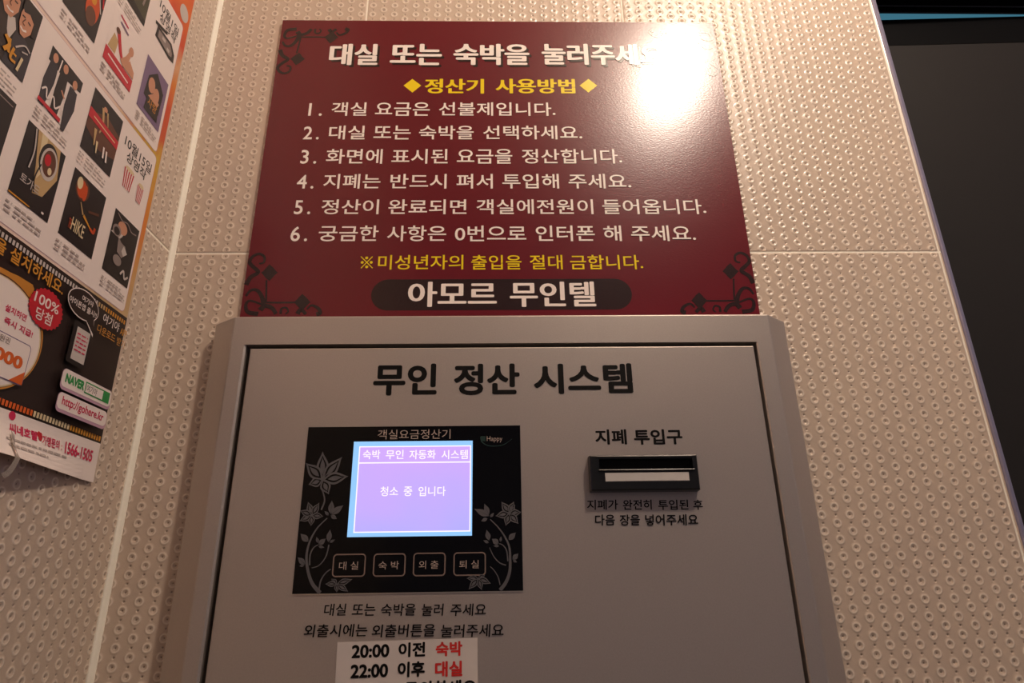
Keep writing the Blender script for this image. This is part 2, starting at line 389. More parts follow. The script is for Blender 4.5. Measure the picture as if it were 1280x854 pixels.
# display panel
GLASS = mat('panel_black', srgb(11, 10, 12), 0.12, 0, 0.22)
pa, pb, pc, pd = FRONT.uv(385.8,534), FRONT.uv(650.3,532.1), FRONT.uv(365.4,742.2), FRONT.uv(653.8,739)
PU0, PU1 = (pa[0]+pc[0])/2, (pb[0]+pd[0])/2; PV1, PV0 = (pa[1]+pb[1])/2, (pc[1]+pd[1])/2
pm = MB(); pm.bevel_front(PU0, PU1, YF+0.0002, YF-0.0008, PV0, PV1, 0.0004); panel = pm.build('display_panel', GLASS, K)
rim = MB(); rim.box(PU0-0.0004, PU1+0.0004, YF-0.0005, YF+0.0002, PV0-0.0010, PV0-0.0001); rim.build('panel_rim', mat('bright_rim', srgb(205,195,180), 0.3, 0.8), panel, label='thin bright lower rim')
PAN = Plane('y', YF-0.0008)
GREY = mat('grey_print', srgb(92, 89, 92), 0.4); GREYD = mat('dark_grey_print', srgb(46, 45, 47), 0.4); PTXT = mat('panel_text', srgb(180, 160, 150), 0.4)
q = Print(PAN, 0.0001); q.ptext(PTXT, '객실요금정산기', (472,549), (563,549), (472,537.5), bold=0.002); q.build('lettering', panel, label='pale lettering above the screen')
q = Print(PAN, 0.0001)
q.stroke(mat('green_swoosh', srgb(22, 52, 48), 0.4), q.P((601,546),(603,553),(612,557.5),(628,556.5),(640,549)), 0.0012, 0.0003)
q.poly(MATS['green_swoosh'], q.P((601,551),(601,545.5),(607,545.5),(607,552)))
q.ptext(PTXT, 'Happy', (608.6,553.3), (628,553.3), (608.6,545.6)); q.build('emblem', panel, label='small pale word over a dark green swoosh')
# lit screen
su = [PAN.uv(*t) for t in ((442.6,552.3),(590.8,551.2),(434,671.6),(590,669.8))]
SU0, SU1, SV1, SV0 = (su[0][0]+su[2][0])/2, (su[1][0]+su[3][0])/2, (su[0][1]+su[1][1])/2, (su[2][1]+su[3][1])/2
def screen_mat():
    m = bpy.data.materials.new('lit_screen'); m.use_nodes = True; nt = m.node_tree; b = nt.nodes['Principled BSDF']
    b.inputs['Base Color'].default_value = (0.02,0.02,0.02,1); b.inputs['Roughness'].default_value = 0.3
    g = nt.nodes.new('ShaderNodeTexCoord'); sx = nt.nodes.new('ShaderNodeSeparateXYZ'); nt.links.new(g.outputs['Generated'], sx.inputs[0])
    n = nt.nodes.new('ShaderNodeTexNoise'); n.inputs['Scale'].default_value = 1.6; n.inputs['Detail'].default_value = 1; nt.links.new(g.outputs['Generated'], n.inputs['Vector'])
    r1 = nt.nodes.new('ShaderNodeMixRGB'); r1.inputs[1].default_value = srgb(178,178,255); r1.inputs[2].default_value = srgb(214,172,255)
    ad = nt.nodes.new('ShaderNodeMath'); ad.operation = 'MULTIPLY_ADD'; ad.inputs[1].default_value = 0.9; nt.links.new(sx.outputs['Z'], ad.inputs[0])
    ad2 = nt.nodes.new('ShaderNodeMath'); ad2.operation = 'MULTIPLY_ADD'; ad2.inputs[1].default_value = 0.7; ad2.inputs[2].default_value = -0.12; nt.links.new(n.outputs['Fac'], ad2.inputs[0])
    nt.links.new(ad2.outputs[0], ad.inputs[2]); nt.links.new(ad.outputs[0], r1.inputs[0])
    nt.links.new(r1.outputs[0], b.inputs['Emission Color']); b.inputs['Emission Strength'].default_value = 1.0
    return m
scr = MB(); scr.box(SU0, SU1, YF-0.0013, YF-0.0005, SV0, SV1)
SCB = emis('screen_border', srgb(150, 205, 255), 1.0); SCW = emis('screen_white', srgb(250, 240, 255), 1.15)
screen = scr.build('screen', SCB, panel)
SCP = Plane('y', YF-0.0013)
iw = [SCP.uv(*t) for t in ((449.3,557.8),(589,557.2),(441.6,666),(588,665))]
iu0, iu1, iv1, iv0 = (iw[0][0]+iw[2][0])/2, (iw[1][0]+iw[3][0])/2, (iw[0][1]+iw[1][1])/2, (iw[2][1]+iw[3][1])/2
q = Print(SCP, 0.0001); q.rect(screen_mat(), iu0, iv0, iu1, iv1); q.build('screen_picture', panel, label='lit violet screen area')
q = Print(SCP, 0.0002); q.ring(SCW, iu0, iv0, iu1, iv1, 0.0009)
hv = SCP.uv(518, 578.3)[1]; q.rect(SCW, iu0, hv-0.0005, iu1, hv+0.0005)
for w_, x0, x1 in (('숙박',453.4,475),('무인',482,504.3),('자동화',511.5,544.5),('시스템',551.8,584.7)): q.ptext(SCW, w_, (x0,574.2), (x1,574.2), (x0,562.8), bold=0.01)
for w_, x0, x1 in (('청소',475.3,497.5),('중',504.5,515.2),('입니다',523,557)): q.ptext(SCW, w_, (x0,620.4), (x1,620.4), (x0,608.5), bold=0.008)
q.build('screen_lettering', panel, label='glowing white screen lettering and frame')
# four touch buttons
BRIM = mat('button_rim', srgb(150, 128, 118), 0.35, 0.4)
for word, box, tx in (('대 실',(414.6,457,692.4,721.5),(423.5,447.5)), ('숙 박',(465.3,507,691.9,721),(473,498.5)), ('외 출',(515.2,557,691,720.5),(523.5,548)), ('퇴 실',(565.6,607.4,690.4,720),(574,598.5))):
    x0, x1, y0, y1 = box; a0 = PAN.uv(x0+1.2, (y0+y1)/2); a1 = PAN.uv(x1, (y0+y1)/2); v1 = PAN.uv((x0+x1)/2, y0)[1]; v0 = PAN.uv((x0+x1)/2, y1)[1]
    q = Print(PAN, 0.00025); q.poly(GLASS, rrect(a0[0], v0, a1[0], v1, 0.003)); q.up()
    q.ring(BRIM, a0[0], v0, a1[0], v1, 0.0010, 0.003); ym = (y0+y1)/2
    q.ptext(PTXT, word, (tx[0],ym+5.5), (tx[1],ym+5.5), (tx[0],ym-4.5), bold=0.0)
    q.build('button', panel, label='%s of the four outlined touch buttons' % {'대 실':'leftmost','숙 박':'second from the left','외 출':'third from the left','퇴 실':'rightmost'}[word])
# lily decoration printed on the panel
def flora(name, sc, ox, oy, flowers, leaves, stems, lab):
    q = Print(PAN, 0.00008); c = lambda x, y: PAN.uv(ox+x/sc, oy+y/sc); k = 0.00068/sc*1.0
    for pts, w0, w1 in stems: q.stroke(GREY, [c(*p_) for p_ in pts], w0*k, w1*k)
    for b_, t_, w_ in leaves:
        q.leaf(GREY, c(*b_), c(*t_), w_*k); q.stroke(GREYD, [c(*b_), c(b_[0]+(t_[0]-b_[0])*.75, b_[1]+(t_[1]-b_[1])*.75)], 2.5*k, 1*k, False)
    for ctr, tips, w_ in flowers:
        for t_ in tips:
            l_ = math.hypot(t_[0]-ctr[0], t_[1]-ctr[1]); ww = w_*min(1, 0.55+l_/300)
            s_ = lambda f: (ctr[0]+(t_[0]-ctr[0])*f, ctr[1]+(t_[1]-ctr[1])*f)
            q.leaf(GREY, c(*ctr), c(*t_), ww*k*1.1); q.leaf(GLASS, c(*s_(.10)), c(*s_(.86)), ww*.72*k); q.leaf(GREY, c(*s_(.2)), c(*s_(.78)), ww*.42*k)
        for dx, dy in ((20,-55),(45,-62),(5,-60)):
            if w_ > 50: q.stroke(GREY, [c(*ctr), c(ctr[0]+dx, ctr[1]+dy)], 3*k, 5*k, False)
    q.build(name, panel, label=lab)
flora('flower_print', 4.4944, 350, 560,
  [((240,180),[(240,20),(350,50),(385,160),(275,262),(160,207),(145,85)],62),((180,380),[(158,303),(222,308),(245,385),(175,440),(110,412),(113,352)],42),((320,765),[(290,735),(408,738),(385,808),(320,812),(255,765)],34)],
  [((285,372),(292,295),32),((288,375),(357,322),34),((285,378),(320,400),22),((275,380),(250,355),16),((160,528),(115,482),32),((215,535),(205,500),16),((215,545),(258,510),28),((215,553),(250,560),14),((272,530),(282,458),28),((278,532),(310,515),14),((142,655),(100,615),28),((138,658),(108,665),14)],
  [([(225,815),(180,760),(155,680),(150,600),(170,520),(210,450),(265,395)],20,5),([(232,348),(250,300),(245,260),(228,215)],9,6),([(166,660),(170,600),(190,560),(215,545)],9,4),([(178,675),(220,660),(258,610),(275,545)],4,7),([(218,815),(228,750),(255,705),(285,682)],8,5)],
  'grey lily print left of the screen')
flora('flower_print', 6.1, 580, 610,
  [((345,195),[(285,105),(380,105),(438,185),(415,275),(318,290),(240,215)],56),((110,690),[(20,690),(160,665),(205,730),(135,780),(35,775)],45)],
  [((195,215),(78,160),46),((190,208),(155,120),38),((200,225),(228,190),20),((180,232),(130,255),26),((340,398),(395,340),40),((192,402),(172,320),38),((190,420),(147,400),20),((265,428),(212,388),40),((268,443),(224,443),18),((278,412),(282,370),18),((370,548),(415,500),36),((372,552),(405,568),18)],
  [([(275,780),(320,720),(348,640),(352,540),(345,450),(310,370),(260,300),(200,240)],26,6),([(335,560),(325,480),(300,440),(270,425)],10,5),([(320,590),(270,570),(225,520),(195,455)],9,5),([(275,740),(260,680),(230,630),(200,600)],8,5)],
  'grey lily print right of the screen')

# banknote slot
SLK = mat('slot_black', srgb(20, 20, 21), 0.3, noise=0.1); SHINE = mat('slot_lip', srgb(60, 58, 56), 0.22)
GP = 0.0098; YB = YF-GP; SF = Plane('y', YB)
t0, t1 = SF.uv(739.5,590), SF.uv(872.2,590); bu0, bu1 = t0[0], t1[0]; bv1, bv0 = SF.uv(804,570)[1], SF.uv(804,611.5)[1]
hu0, hu1 = SF.uv(749,580)[0], SF.uv(866,580)[0]; hv1, hv0 = SF.uv(804,573.5)[1], SF.uv(804,587)[1]
bz = MB()
def rr(d, y): return [(bu0-d,y,bv0-d),(bu1+d,y,bv0-d),(bu1+d,y,bv1+d),(bu0-d,y,bv1+d)]
hole = lambda y: [(hu0,y,hv0),(hu1,y,hv0),(hu1,y,hv1),(hu0,y,hv1)]
bz.loft([rr(0.0012, YF+0.0003), rr(0.0008, YB+0.001), rr(0.0, YB), hole(YB), hole(YF+0.0005)], caps=False)
bez = bz.build('slot_bezel', SLK, K)
cv = MB(); cv.box(hu0-0.0005, hu1+0.0005, YF-0.0006, YF+0.0002, hv0-0.0005, hv1+0.0005); cv.build('slot_mouth', DARK, bez)
lp_ = MB(); lp_.bevel_front(hu0-0.001, hu1+0.001, YB-0.0002, YB-0.0016, hv0-0.0011, hv0+0.0002, 0.0005)
lp_.bevel_front(bu0+0.004, bu1-0.003, YB+0.0002, YB-0.0008, bv1-0.0013, bv1+0.0001, 0.0004); lp_.build('slot_lip', SHINE, bez, label='glossy black ridges of the slot')
ws0, ws1 = SF.uv(756.5,597), SF.uv(861.5,596); wv1, wv0 = SF.uv(808,590.6)[1], SF.uv(808,601.8)[1]
wsb = MB(); wsb.bevel_front(ws0[0], ws1[0], YB+0.0006, YB-0.0004, wv0, wv1, 0.0004); wsb.build('light_strip', mat('milky_strip', srgb(205, 200, 196), 0.3, noise=0.05, nscale=60), bez, label='milky white strip below the slot mouth')
adopt(K)

# paper notice stuck on the kiosk door
NP = Plane('y', YF-0.0001)
PAPER = mat('white_paper', srgb(212, 202, 198), 0.6, noise=0.03, nscale=80); RED = mat('red_ink', srgb(205, 38, 34), 0.5)
c0, c1 = NP.uv(422,803.2), NP.uv(596.8,797.6)
ang = math.atan2(c1[1]-c0[1], c1[0]-c0[0]); wd = math.hypot(c1[0]-c0[0], c1[1]-c0[1])
notice = empty('paper_notice', (c0[0], YF, c0[1]-0.09), 'white paper notice with black and red times stuck under the display', 'notice')
ux, uz = math.cos(ang), math.sin(ang)
class Rot(Plane):
    def w(s, u, v, h=0.0): return (c0[0]+u*ux-v*uz, s.at-h, c0[1]+u*uz+v*ux)
    def uv(s, px, py):
        P_ = Plane.uv(s, px, py); dx, dz = P_[0]-c0[0], P_[1]-c0[1]; return (dx*ux+dz*uz, -dx*uz+dz*ux)
RP = Rot('y', YF)
sh = MB(); sh.loft([[RP.w(0,-0.09,h), RP.w(wd,-0.09,h), RP.w(wd,0,h), RP.w(0,0,h)] for h in (0.00005, 0.0003)]); sh.build('sheet', PAPER, notice)
q = Print(RP, 0.0004)
q.ptext(INK, '20:00', (439.3,822.5), (486.5,822.5), (439.5,806.5), bold=0.036); q.ptext(INK, '이전', (498,821.5), (531.5,821.5), (498,803.5), bold=0.036)
q.ptext(INK, '22:00', (438,847.5), (485,847.5), (438,831), bold=0.036); q.ptext(INK, '이후', (497,846.5), (531,846.5), (497,827.5), bold=0.036)
q.ptext(INK, '문의하세요', (505,872), (596,872), (505,852), bold=0.036)
q.build('lettering', notice, label='black times and words')
q = Print(RP, 0.0004)
q.ptext(RED, '숙박', (544.5,821), (578,820), (544.5,802.5), bold=0.036); q.ptext(RED, '대실', (543.7,846.5), (578,845.5), (543.7,827), bold=0.036)
q.build('lettering', notice, label='red words at the line ends'); adopt(notice)

# ------------------------------------------------------------------ maroon instruction sign above the kiosk
SY = -0.0042; SG = Plane('y', SY)
GL = dict(rough=0.24, spec=0.52, bump=0.18, bscale=420, bstretch=(1, 1, 2))
MAROON = mat('maroon_print', srgb(102, 18, 30), **GL); SWHITE = mat('sign_white', srgb(252, 240, 232), **GL); SYEL = mat('sign_yellow', srgb(246, 216, 26), **GL)
SBLK = mat('sign_black', srgb(44, 24, 24), **GL); EDGE = mat('sign_edge', srgb(176, 140, 108), 0.5)
sx0 = SG.uv(354.4,25)[0]*.5+SG.uv(301,380)[0]*.5; sx1 = SG.uv(892.5,28.6)[0]*.5+SG.uv(948,390)[0]*.5
sz1 = (SG.uv(354.4,25)[1]+SG.uv(892.5,28.6)[1])/2; sz0 = KZT+0.0004
sign = empty('wall_sign', ((sx0+sx1)/2, -0.002, sz0), 'maroon sign with white and yellow instructions on the wall above kiosk', 'sign')
bd = MB(); bd.box(sx0, sx1, SY, -0.0010, sz0, sz1, 0); bo = bd.build('board', [MAROON, EDGE], sign)
for p_ in bo.data.polygons: p_.material_index = 0 if p_.normal.y < -0.5 else 1
HEAD = [('대실',410.3,471.5),('또는',487,552),('숙박을',566.5,662),('눌러주세요',677.5,831)]
q = Print(SG, 0.0001)
for w_, x0, x1 in HEAD: q.ptext(SBLK, w_, (x0+2.8,84.0), (x1+2.8,84.0), (x0+2.8,57.2), bold=0.042, ay=0.45)
q.up()
for w_, x0, x1 in HEAD: q.ptext(SWHITE, w_, (x0,81.8), (x1,81.8), (x0,55), bold=0.042, ay=0.45)
q.build('lettering', sign, label='large white heading lettering with black drop')
q = Print(SG, 0.0001)
for cx in (515.5, 735.5): q.poly(SYEL, q.P((cx-11,107),(cx,98.7),(cx+11,107),(cx,115.8)))
q.ptext(SYEL, '정산기', (530.5,117), (605,117), (530.5,98.5), bold=0.036, ay=0.45); q.ptext(SYEL, '사용방법', (619.5,117), (719.5,117), (619.5,98.5), bold=0.036, ay=0.45)
q.build('lettering', sign, label='yellow heading lettering between two diamonds')
LINES = [
 ((128.6,145,385,402),'1.',[('객실',413.7,457.8),('요금은',468.5,537),('선불제입니다.',548.5,694.5)]),
 ((157.7,174.5,378.4,398.2),'2.',[('대실',410.5,455.5),('또는',466.5,513),('숙박을',523.5,592),('선택하세요.',604,728)]),
 ((187,204.8,375,395),'3.',[('화면에',406.8,477.5),('표시된',489,559.5),('요금을',571,640.5),('정산합니다.',652.5,778)]),
 ((218.2,236,370.4,391.5),'4.',[('지폐는',403.6,475),('반드시',487.5,558),('펴서',570.5,616),('투입해',628,699),('주세요.',711,789.3)]),
 ((250,268,367,387.5),'5.',[('정산이',401,473),('완료되면',485,583),('객실에전원이',595.5,742),('들어옵니다.',753.5,883.3)]),
 ((282.8,301.8,362.4,383.5),'6.',[('궁금한',397.5,472.5),('사항은',483.5,557.5),('0번으로',568.5,658),('인터폰',670,744),('해',755,777.5),('주세요.',789.5,870.3)])]
for (yt, yb, nx0, nx1), num, words in LINES:
    q = Print(SG, 0.0001); q.ptext(SWHITE, num, (nx0,yb), (nx1,yb), (nx0,yt+0.5), bold=0.012, sp=1.3)
    for w_, x0, x1 in words: q.ptext(SWHITE, w_, (x0,yb), (x1,yb), (x0,yt-0.6), bold=0.010)
    q.build('lettering', sign, label='white instruction line starting %s' % num)
q = Print(SG, 0.0001)
for w_, x0, x1 in (('미성년자의',472,579),('출입을',589,652),('절대',662.5,703.5),('금합니다.',713,804.3)): q.ptext(SYEL, w_, (x0,337), (x1,337), (x0,319), bold=0.008)
q.stroke(SYEL, q.P((451.3,335.5),(465.8,321)), 0.0009, smooth=False); q.stroke(SYEL, q.P((451.3,321),(465.8,335.5)), 0.0009, smooth=False)
for dx, dy in ((0,-5.6),(0,5.6),(-5.6,0),(5.6,0)): q.ell(SYEL, *SG.uv(458.5+dx,328.3+dy), .0015, .0015, 12)
q.build('lettering', sign, label='yellow warning line')
q = Print(SG, 0.0001); a0, a1 = SG.uv(464,368), SG.uv(789.8,368); v1_, v0_ = SG.uv(626,349)[1], SG.uv(626,387.6)[1]
q.poly(SBLK, rrect(a0[0], v0_, a1[0], v1_, (v1_-v0_)/2-1e-5, 10)); q.build('banner', sign, label='rounded dark banner')
q = Print(SG, 0.0002)
for w_, x0, x1 in (('아모르',509.2,621),('무인텔',637.5,745.5)): q.ptext(SWHITE, w_, (x0,383.7), (x1,383.7), (x0,352.5), bold=0.030, ay=0.5)
q.build('lettering', sign, label='white name lettering on the banner')
# scroll ornaments in the corners
def orn(mx, mz, lab):
    q = Print(SG, 0.0001)
    def c(x, y):
        u, v = SG.uv(290+x/8.54, 300+y/8.54); du, dv = u-sx0, v-sz0
        return (sx1-du if mx else u, sz1-dv if mz else v)
    k = 0.00132/8.54
    st = lambda pts, w0, w1=None: q.stroke(SBLK, [c(*p_) for p_ in pts], w0*k, (w1 or w0)*k)
    st([(368,430),(366,560),(362,670)], 12); st([(362,668),(500,670),(680,668)], 12)
    for fx, fy, d in ((400,350,0), (750,665,1)):
        for t in ((0,-75),(75,0),(0,75),(-75,0)): q.leaf(SBLK, c(fx-t[0]*.2, fy-t[1]*.2), c(fx+t[0]*1.2, fy+t[1]*1.2), 58*k)
    st([(150,600),(200,540),(270,540),(320,610),(335,700),(300,750)], 14, 34)
    st([(470,790),(430,730),(360,705),(300,740)], 22, 30)
    st([(150,480),(200,400),(280,345),(230,290),(190,240),(220,180),(290,150),(345,180),(340,240),(290,255)], 30, 12)
    st([(345,700),(200,650),(150,690),(170,770),(280,790)], 10, 30)
    st([(520,790),(530,735),(580,725),(600,765),(570,790)], 16, 8)
    st([(700,790),(735,745),(790,790)], 30, 20); st([(800,740),(850,700),(920,730),(940,780),(900,795)], 10, 30)
    q.build('ornament', sign, label='dark scroll ornament in the %s corner' % lab)
orn(0, 0, 'lower left'); orn(1, 0, 'lower right'); orn(0, 1, 'upper left'); orn(1, 1, 'upper right')
adopt(sign)

# ------------------------------------------------------------------ film poster on the left wall (u = y, v = z, in millimetres below)
PO = 0.0013; WL = Plane('x', XL+PO)
PG = dict(rough=0.42, spec=0.45)
pc_ = lambda n, r, g, b: mat('poster_'+n, srgb(r, g, b), **PG)
PWH = pc_('white', 236, 222, 216); PDK = pc_('dark', 38, 26, 24); PGR = pc_('grey', 138, 124, 120); PCAP = pc_('caption', 180, 166, 160); PLT = pc_('light', 196, 186, 180)
PBK = pc_('black', 24, 18, 20); PRED = pc_('red', 190, 30, 46); PPINK = pc_('pink', 206, 40, 84); PORA = pc_('orange', 214, 96, 34); PAMB = pc_('amber', 204, 140, 46)
PGRN = pc_('green', 40, 140, 70); PPUR = pc_('purple', 118, 96, 128); PSKIN = pc_('skin', 196, 140, 112); PBRN = pc_('brown', 92, 52, 34); PTAN = pc_('tan', 190, 158, 112)
PCRM = pc_('cream', 220, 200, 160); PLIL = pc_('lilac', 190, 150, 170); PGOLD = pc_('gold', 196, 130, 50)
poster = empty('film_poster', (XL, -0.2, -0.231), 'large glossy film poster with dark lower half taped on left wall', 'poster')
def mm(*q): return [(a/1000, b/1000) for a, b in q]
# sheet, its lower edge curling off the wall
nu, nv = 24, 10; vs, fs, mi_ = [], [], []
us = [-0.42+(-0.0515+0.42)*i/nu for i in range(nu+1)]; vv = [-0.232+0.031*j/nv for j in range(nv+1)]+[-0.0915, 0.0, 0.30]
for h in (-0.0003, 0.0):
    for v in vv:
        for u in us: vs.append(WL.w(u, v, h))
n1 = (nu+1)*len(vv)
for j in range(len(vv)-1):
    for i in range(nu):
        a_ = j*(nu+1)+i; fs.append((a_+n1, a_+1+n1, a_+nu+2+n1, a_+nu+1+n1)); fs.append((a_, a_+nu+1, a_+nu+2, a_+1))
def sheet_mat():
    m = mat('poster_sheet', srgb(214, 110, 40), 0.42, 0, 0.45); nt = m.node_tree; b = nt.nodes['Principled BSDF']
    tc = nt.nodes.new('ShaderNodeTexCoord'); mp = nt.nodes.new('ShaderNodeMapping'); mp.inputs['Scale'].default_value = (16, 16, 9); mp.inputs['Location'].default_value = (0, 0, .35); nt.links.new(tc.outputs['Object'], mp.inputs[0])
    n = nt.nodes.new('ShaderNodeTexNoise'); n.inputs['Scale'].default_value = 2.4; n.inputs['Detail'].default_value = 4; nt.links.new(mp.outputs[0], n.inputs['Vector'])
    sx = nt.nodes.new('ShaderNodeSeparateXYZ'); nt.links.new(tc.outputs['Object'], sx.inputs[0])
    mr = nt.nodes.new('ShaderNodeMapRange'); mr.inputs[1].default_value = -0.10; mr.inputs[2].default_value = 0.30; nt.links.new(sx.outputs['Z'], mr.inputs[0])
    ma = nt.nodes.new('ShaderNodeMath'); ma.operation = 'MULTIPLY_ADD'; ma.inputs[1].default_value = 0.22; nt.links.new(n.outputs['Fac'], ma.inputs[0])
    mb_ = nt.nodes.new('ShaderNodeMath'); mb_.operation = 'SUBTRACT'; mb_.inputs[1].default_value = 0.11; nt.links.new(mr.outputs[0], mb_.inputs[0]); nt.links.new(mb_.outputs[0], ma.inputs[2])
    r = nt.nodes.new('ShaderNodeValToRGB'); e = r.color_ramp.elements; e[0].position = 0; e[0].color = srgb(196, 164, 120); e[1].position = 1; e[1].color = srgb(206, 62, 36)
    for ps, cc in ((.14,(206,150,84)),(.24,(214,122,44)),(.36,(212,140,44)),(.42,(204,166,60)),(.47,(200,80,40)),(.56,(206,70,38)),(.64,(214,124,44)),(.72,(214,160,118)),(.78,(206,70,38)),(.88,(216,104,40))):
        x = r.color_ramp.elements.new(ps); x.color = srgb(*cc)
    nt.links.new(ma.outputs[0], r.inputs[0])
    my = nt.nodes.new('ShaderNodeMapRange'); my.inputs[1].default_value = -0.095; my.inputs[2].default_value = -0.135; nt.links.new(sx.outputs['Y'], my.inputs[0])
    m2 = nt.nodes.new('ShaderNodeMixRGB'); m2.inputs[2].default_value = srgb(232, 205, 190); nt.links.new(my.outputs[0], m2.inputs[0]); nt.links.new(r.outputs[0], m2.inputs[1])
    nt.links.new(m2.outputs[0], b.inputs['Base Color']); return m
raw('sheet', vs, fs, sheet_mat(), parent=poster)
base = 0.00015
# white foot of the sheet follows the curl
q = Print(WL, base); N_ = 24
for j in range(nv):
    for i in range(nu): q.tris(PWH, [(us[i], vv[j]), (us[i+1], vv[j]), (us[i+1], vv[j+1]), (us[i], vv[j+1])], [(0,1,2,3)])
q.h = base+0.0002
q.ell(PPINK, -.1532, -.2037, .0032, .0030)
q.text(PPINK, '씨네호텔', -.1555, -.127, -.2152, -.2085, bold=0.035); q.ell(PRED, -.1235, -.2112, .0022, .003); q.ell(PRED, -.1255, -.2098, .0018, .002)
q.text(PPINK, '가맹문의 :', -.1213, -.0985, -.2162, -.2092, bold=0.02); q.text(PPINK, '1566-1505', -.0949, -.0592, -.2172, -.2082, bold=0.03)
def dashes(q, u0, u1, v, h, m=None, gap=0.25, seed=0):
    rnd = random.Random(seed*31+int(u0*1e5)); u = u0
    while u < u1:
        l = rnd.uniform(.8, 2.2)*h*1.4
        q.rect(m or PCAP, u, v, min(u+l, u1), v+h*0.62); u += l+h*rnd.uniform(.3, .9)
for k, (a_, b_) in enumerate(((-.160,-.092),(-.160,-.116))): dashes(q, a_, b_, -.2205-k*.0042, .0026, seed=k)
q.build('foot_panel', poster, label='white foot with pink telephone number')
# dark advertising band with film perforations
q = Print(WL, base); q.rect(PDK, -.42, -.2012, -.0515, -.0912); q.up(2)
for i in range(60):
    u = -.0535-.00345*i-.002
    if u > -.40:
        q.rect(PAMB if i < 9 else (PTAN if i < 12 else PLT), u, -.0981, u+.0021, -.0945); q.rect(PAMB if i < 12 else (PCRM if i < 24 else PORA), u, -.1995, u+.0023, -.1955)
q.up(2)
q.text(PAMB, '을 설치하세요.', -.2075, -.1372, -.1095, -.0990, bold=0.02)
# gold disc with offer
WL_P = lambda *px: [WL.uv(*t) for t in px]
q.ell(PGOLD, -.190, -.1555, .0460, .0390, 48); q.poly(PGOLD, WL_P((4,338),(20,345),(38,356),(40,362),(34,372),(0,352))); q.up(2)
q.ell(PBRN, -.190, -.1565, .0447, .0365, 48); q.up(2); q.ell(PCRM, -.190, -.157, .0440, .0358, 48); q.up(2); q.ell(PWH, -.1905, -.157, .0432, .0350, 48); q.up(2)
q.ptext(PPINK, '설치하면', (1.5,388), (28,402.7), (4,379), bold=0.025); q.ptext(PPINK, '즉시 지급!', (0,404), (35.8,423), (1,394.5), bold=0.025)
bu, bv_ = [t[0] for t in WL_P((34,434),(29,467))], [t[1] for t in WL_P((31,431),(0,415),(0,475),(23,482.6))]
br_, bt_, bb_ = sum(bu)/2, (bv_[0]+bv_[1])/2, (bv_[2]+bv_[3])/2
q.rect(PPUR, -.23, bb_, br_, bt_, .003); q.up(2); q.rect(PWH, -.23, bb_+.0007, br_-.0007, bt_-.0007, .0026); q.up(2)
q.poly(PORA, [(br_-.0007, bb_+.0007), (br_-.0007, bb_+.010), (br_-.013, bb_+.0007)])
q.ptext(PGR, '원권', (-6,424), (6.5,431.5), (-5,416), bold=0.01); q.ptext(PORA, '000', (-14,447), (21.3,463), (-12,430), bold=0.05)
# badge
q.up(3); nb = 26
q.poly(PRED, [(-.1508+(.0168 if i % 2 else .0182)*math.cos(math.pi*i/nb), -.1262+(.0135 if i % 2 else .0146)*math.sin(math.pi*i/nb)) for i in range(2*nb)]); q.up(2)
q.text(PWH, '100%', -.1645, -.1385, -.1255, -.1180, bold=0.015); q.text(PWH, '당첨', -.1600, -.1430, -.1362, -.1275, bold=0.015)
# telephone picture, speech bubble
q.rect(PBK, -.1195, -.1535, -.0965, -.1205, .002); q.up(2); q.rect(PLT, -.1150, -.1500, -.0985, -.1245); q.up(2)
for k in range(5): dashes(q, -.1135, -.1005, -.1300-.0032*k, .0018, PPINK, seed=k+5)
def bub(d): return [(-.1145+(.0195-d)*math.cos(t), -.1067+(.0115-d)*math.sin(t)) for t in [math.radians(-35+326*i/30) for i in range(31)]]+[(-.0960-d*.2, -.1262+d*2.6)]
q.up(2); q.poly(PWH, bub(0)); q.up(2); q.poly(PDK, bub(.0008)); q.up(2)
q.text(PWH, '여기야', -.1185, -.1040, -.1045, -.0998, bold=0.01); q.text(PWH, '아이폰앱 출시!!', -.1320, -.0975, -.1112, -.1060, bold=0.014)
q.text(PWH, '여기야', -.0890, -.0655, -.1100, -.1022, bold=0.002); q.text(PAMB, 'APP', -.0632, -.0535, -.1105, -.1045, bold=0.01); q.text(PAMB, '다운로드 받기', -.0935, -.0535, -.1205, -.1135, bold=0.004)
# address pills
q.rect(PLIL, -.1207, -.1748, -.0565, -.1590, .004); q.up(2); q.rect(PWH, -.1203, -.1725, -.0569, -.1592, .004); q.up(2)
q.text(PGRN, 'NAVER', -.1165, -.0935, -.1690, -.1620, bold=0.06); q.rect(PGRN, -.0925, -.1702, -.0595, -.1612); q.up(); q.rect(PWH, -.0915, -.1692, -.0688, -.1622); q.up(); q.text(PBK, '여기야', -.0905, -.0770, -.1685, -.1630)
q.rect(PLIL, -.1205, -.1912, -.0575, -.1768, .004); q.up(2); q.rect(PWH, -.1200, -.1888, -.0580, -.1770, .004); q.up(2); q.text(PPINK, 'http://gohere.kr', -.1150, -.0625, -.1872, -.1790, bold=0.02)
q.build('advert_band', poster, label='dark band with film perforations, badge and speech bubble')

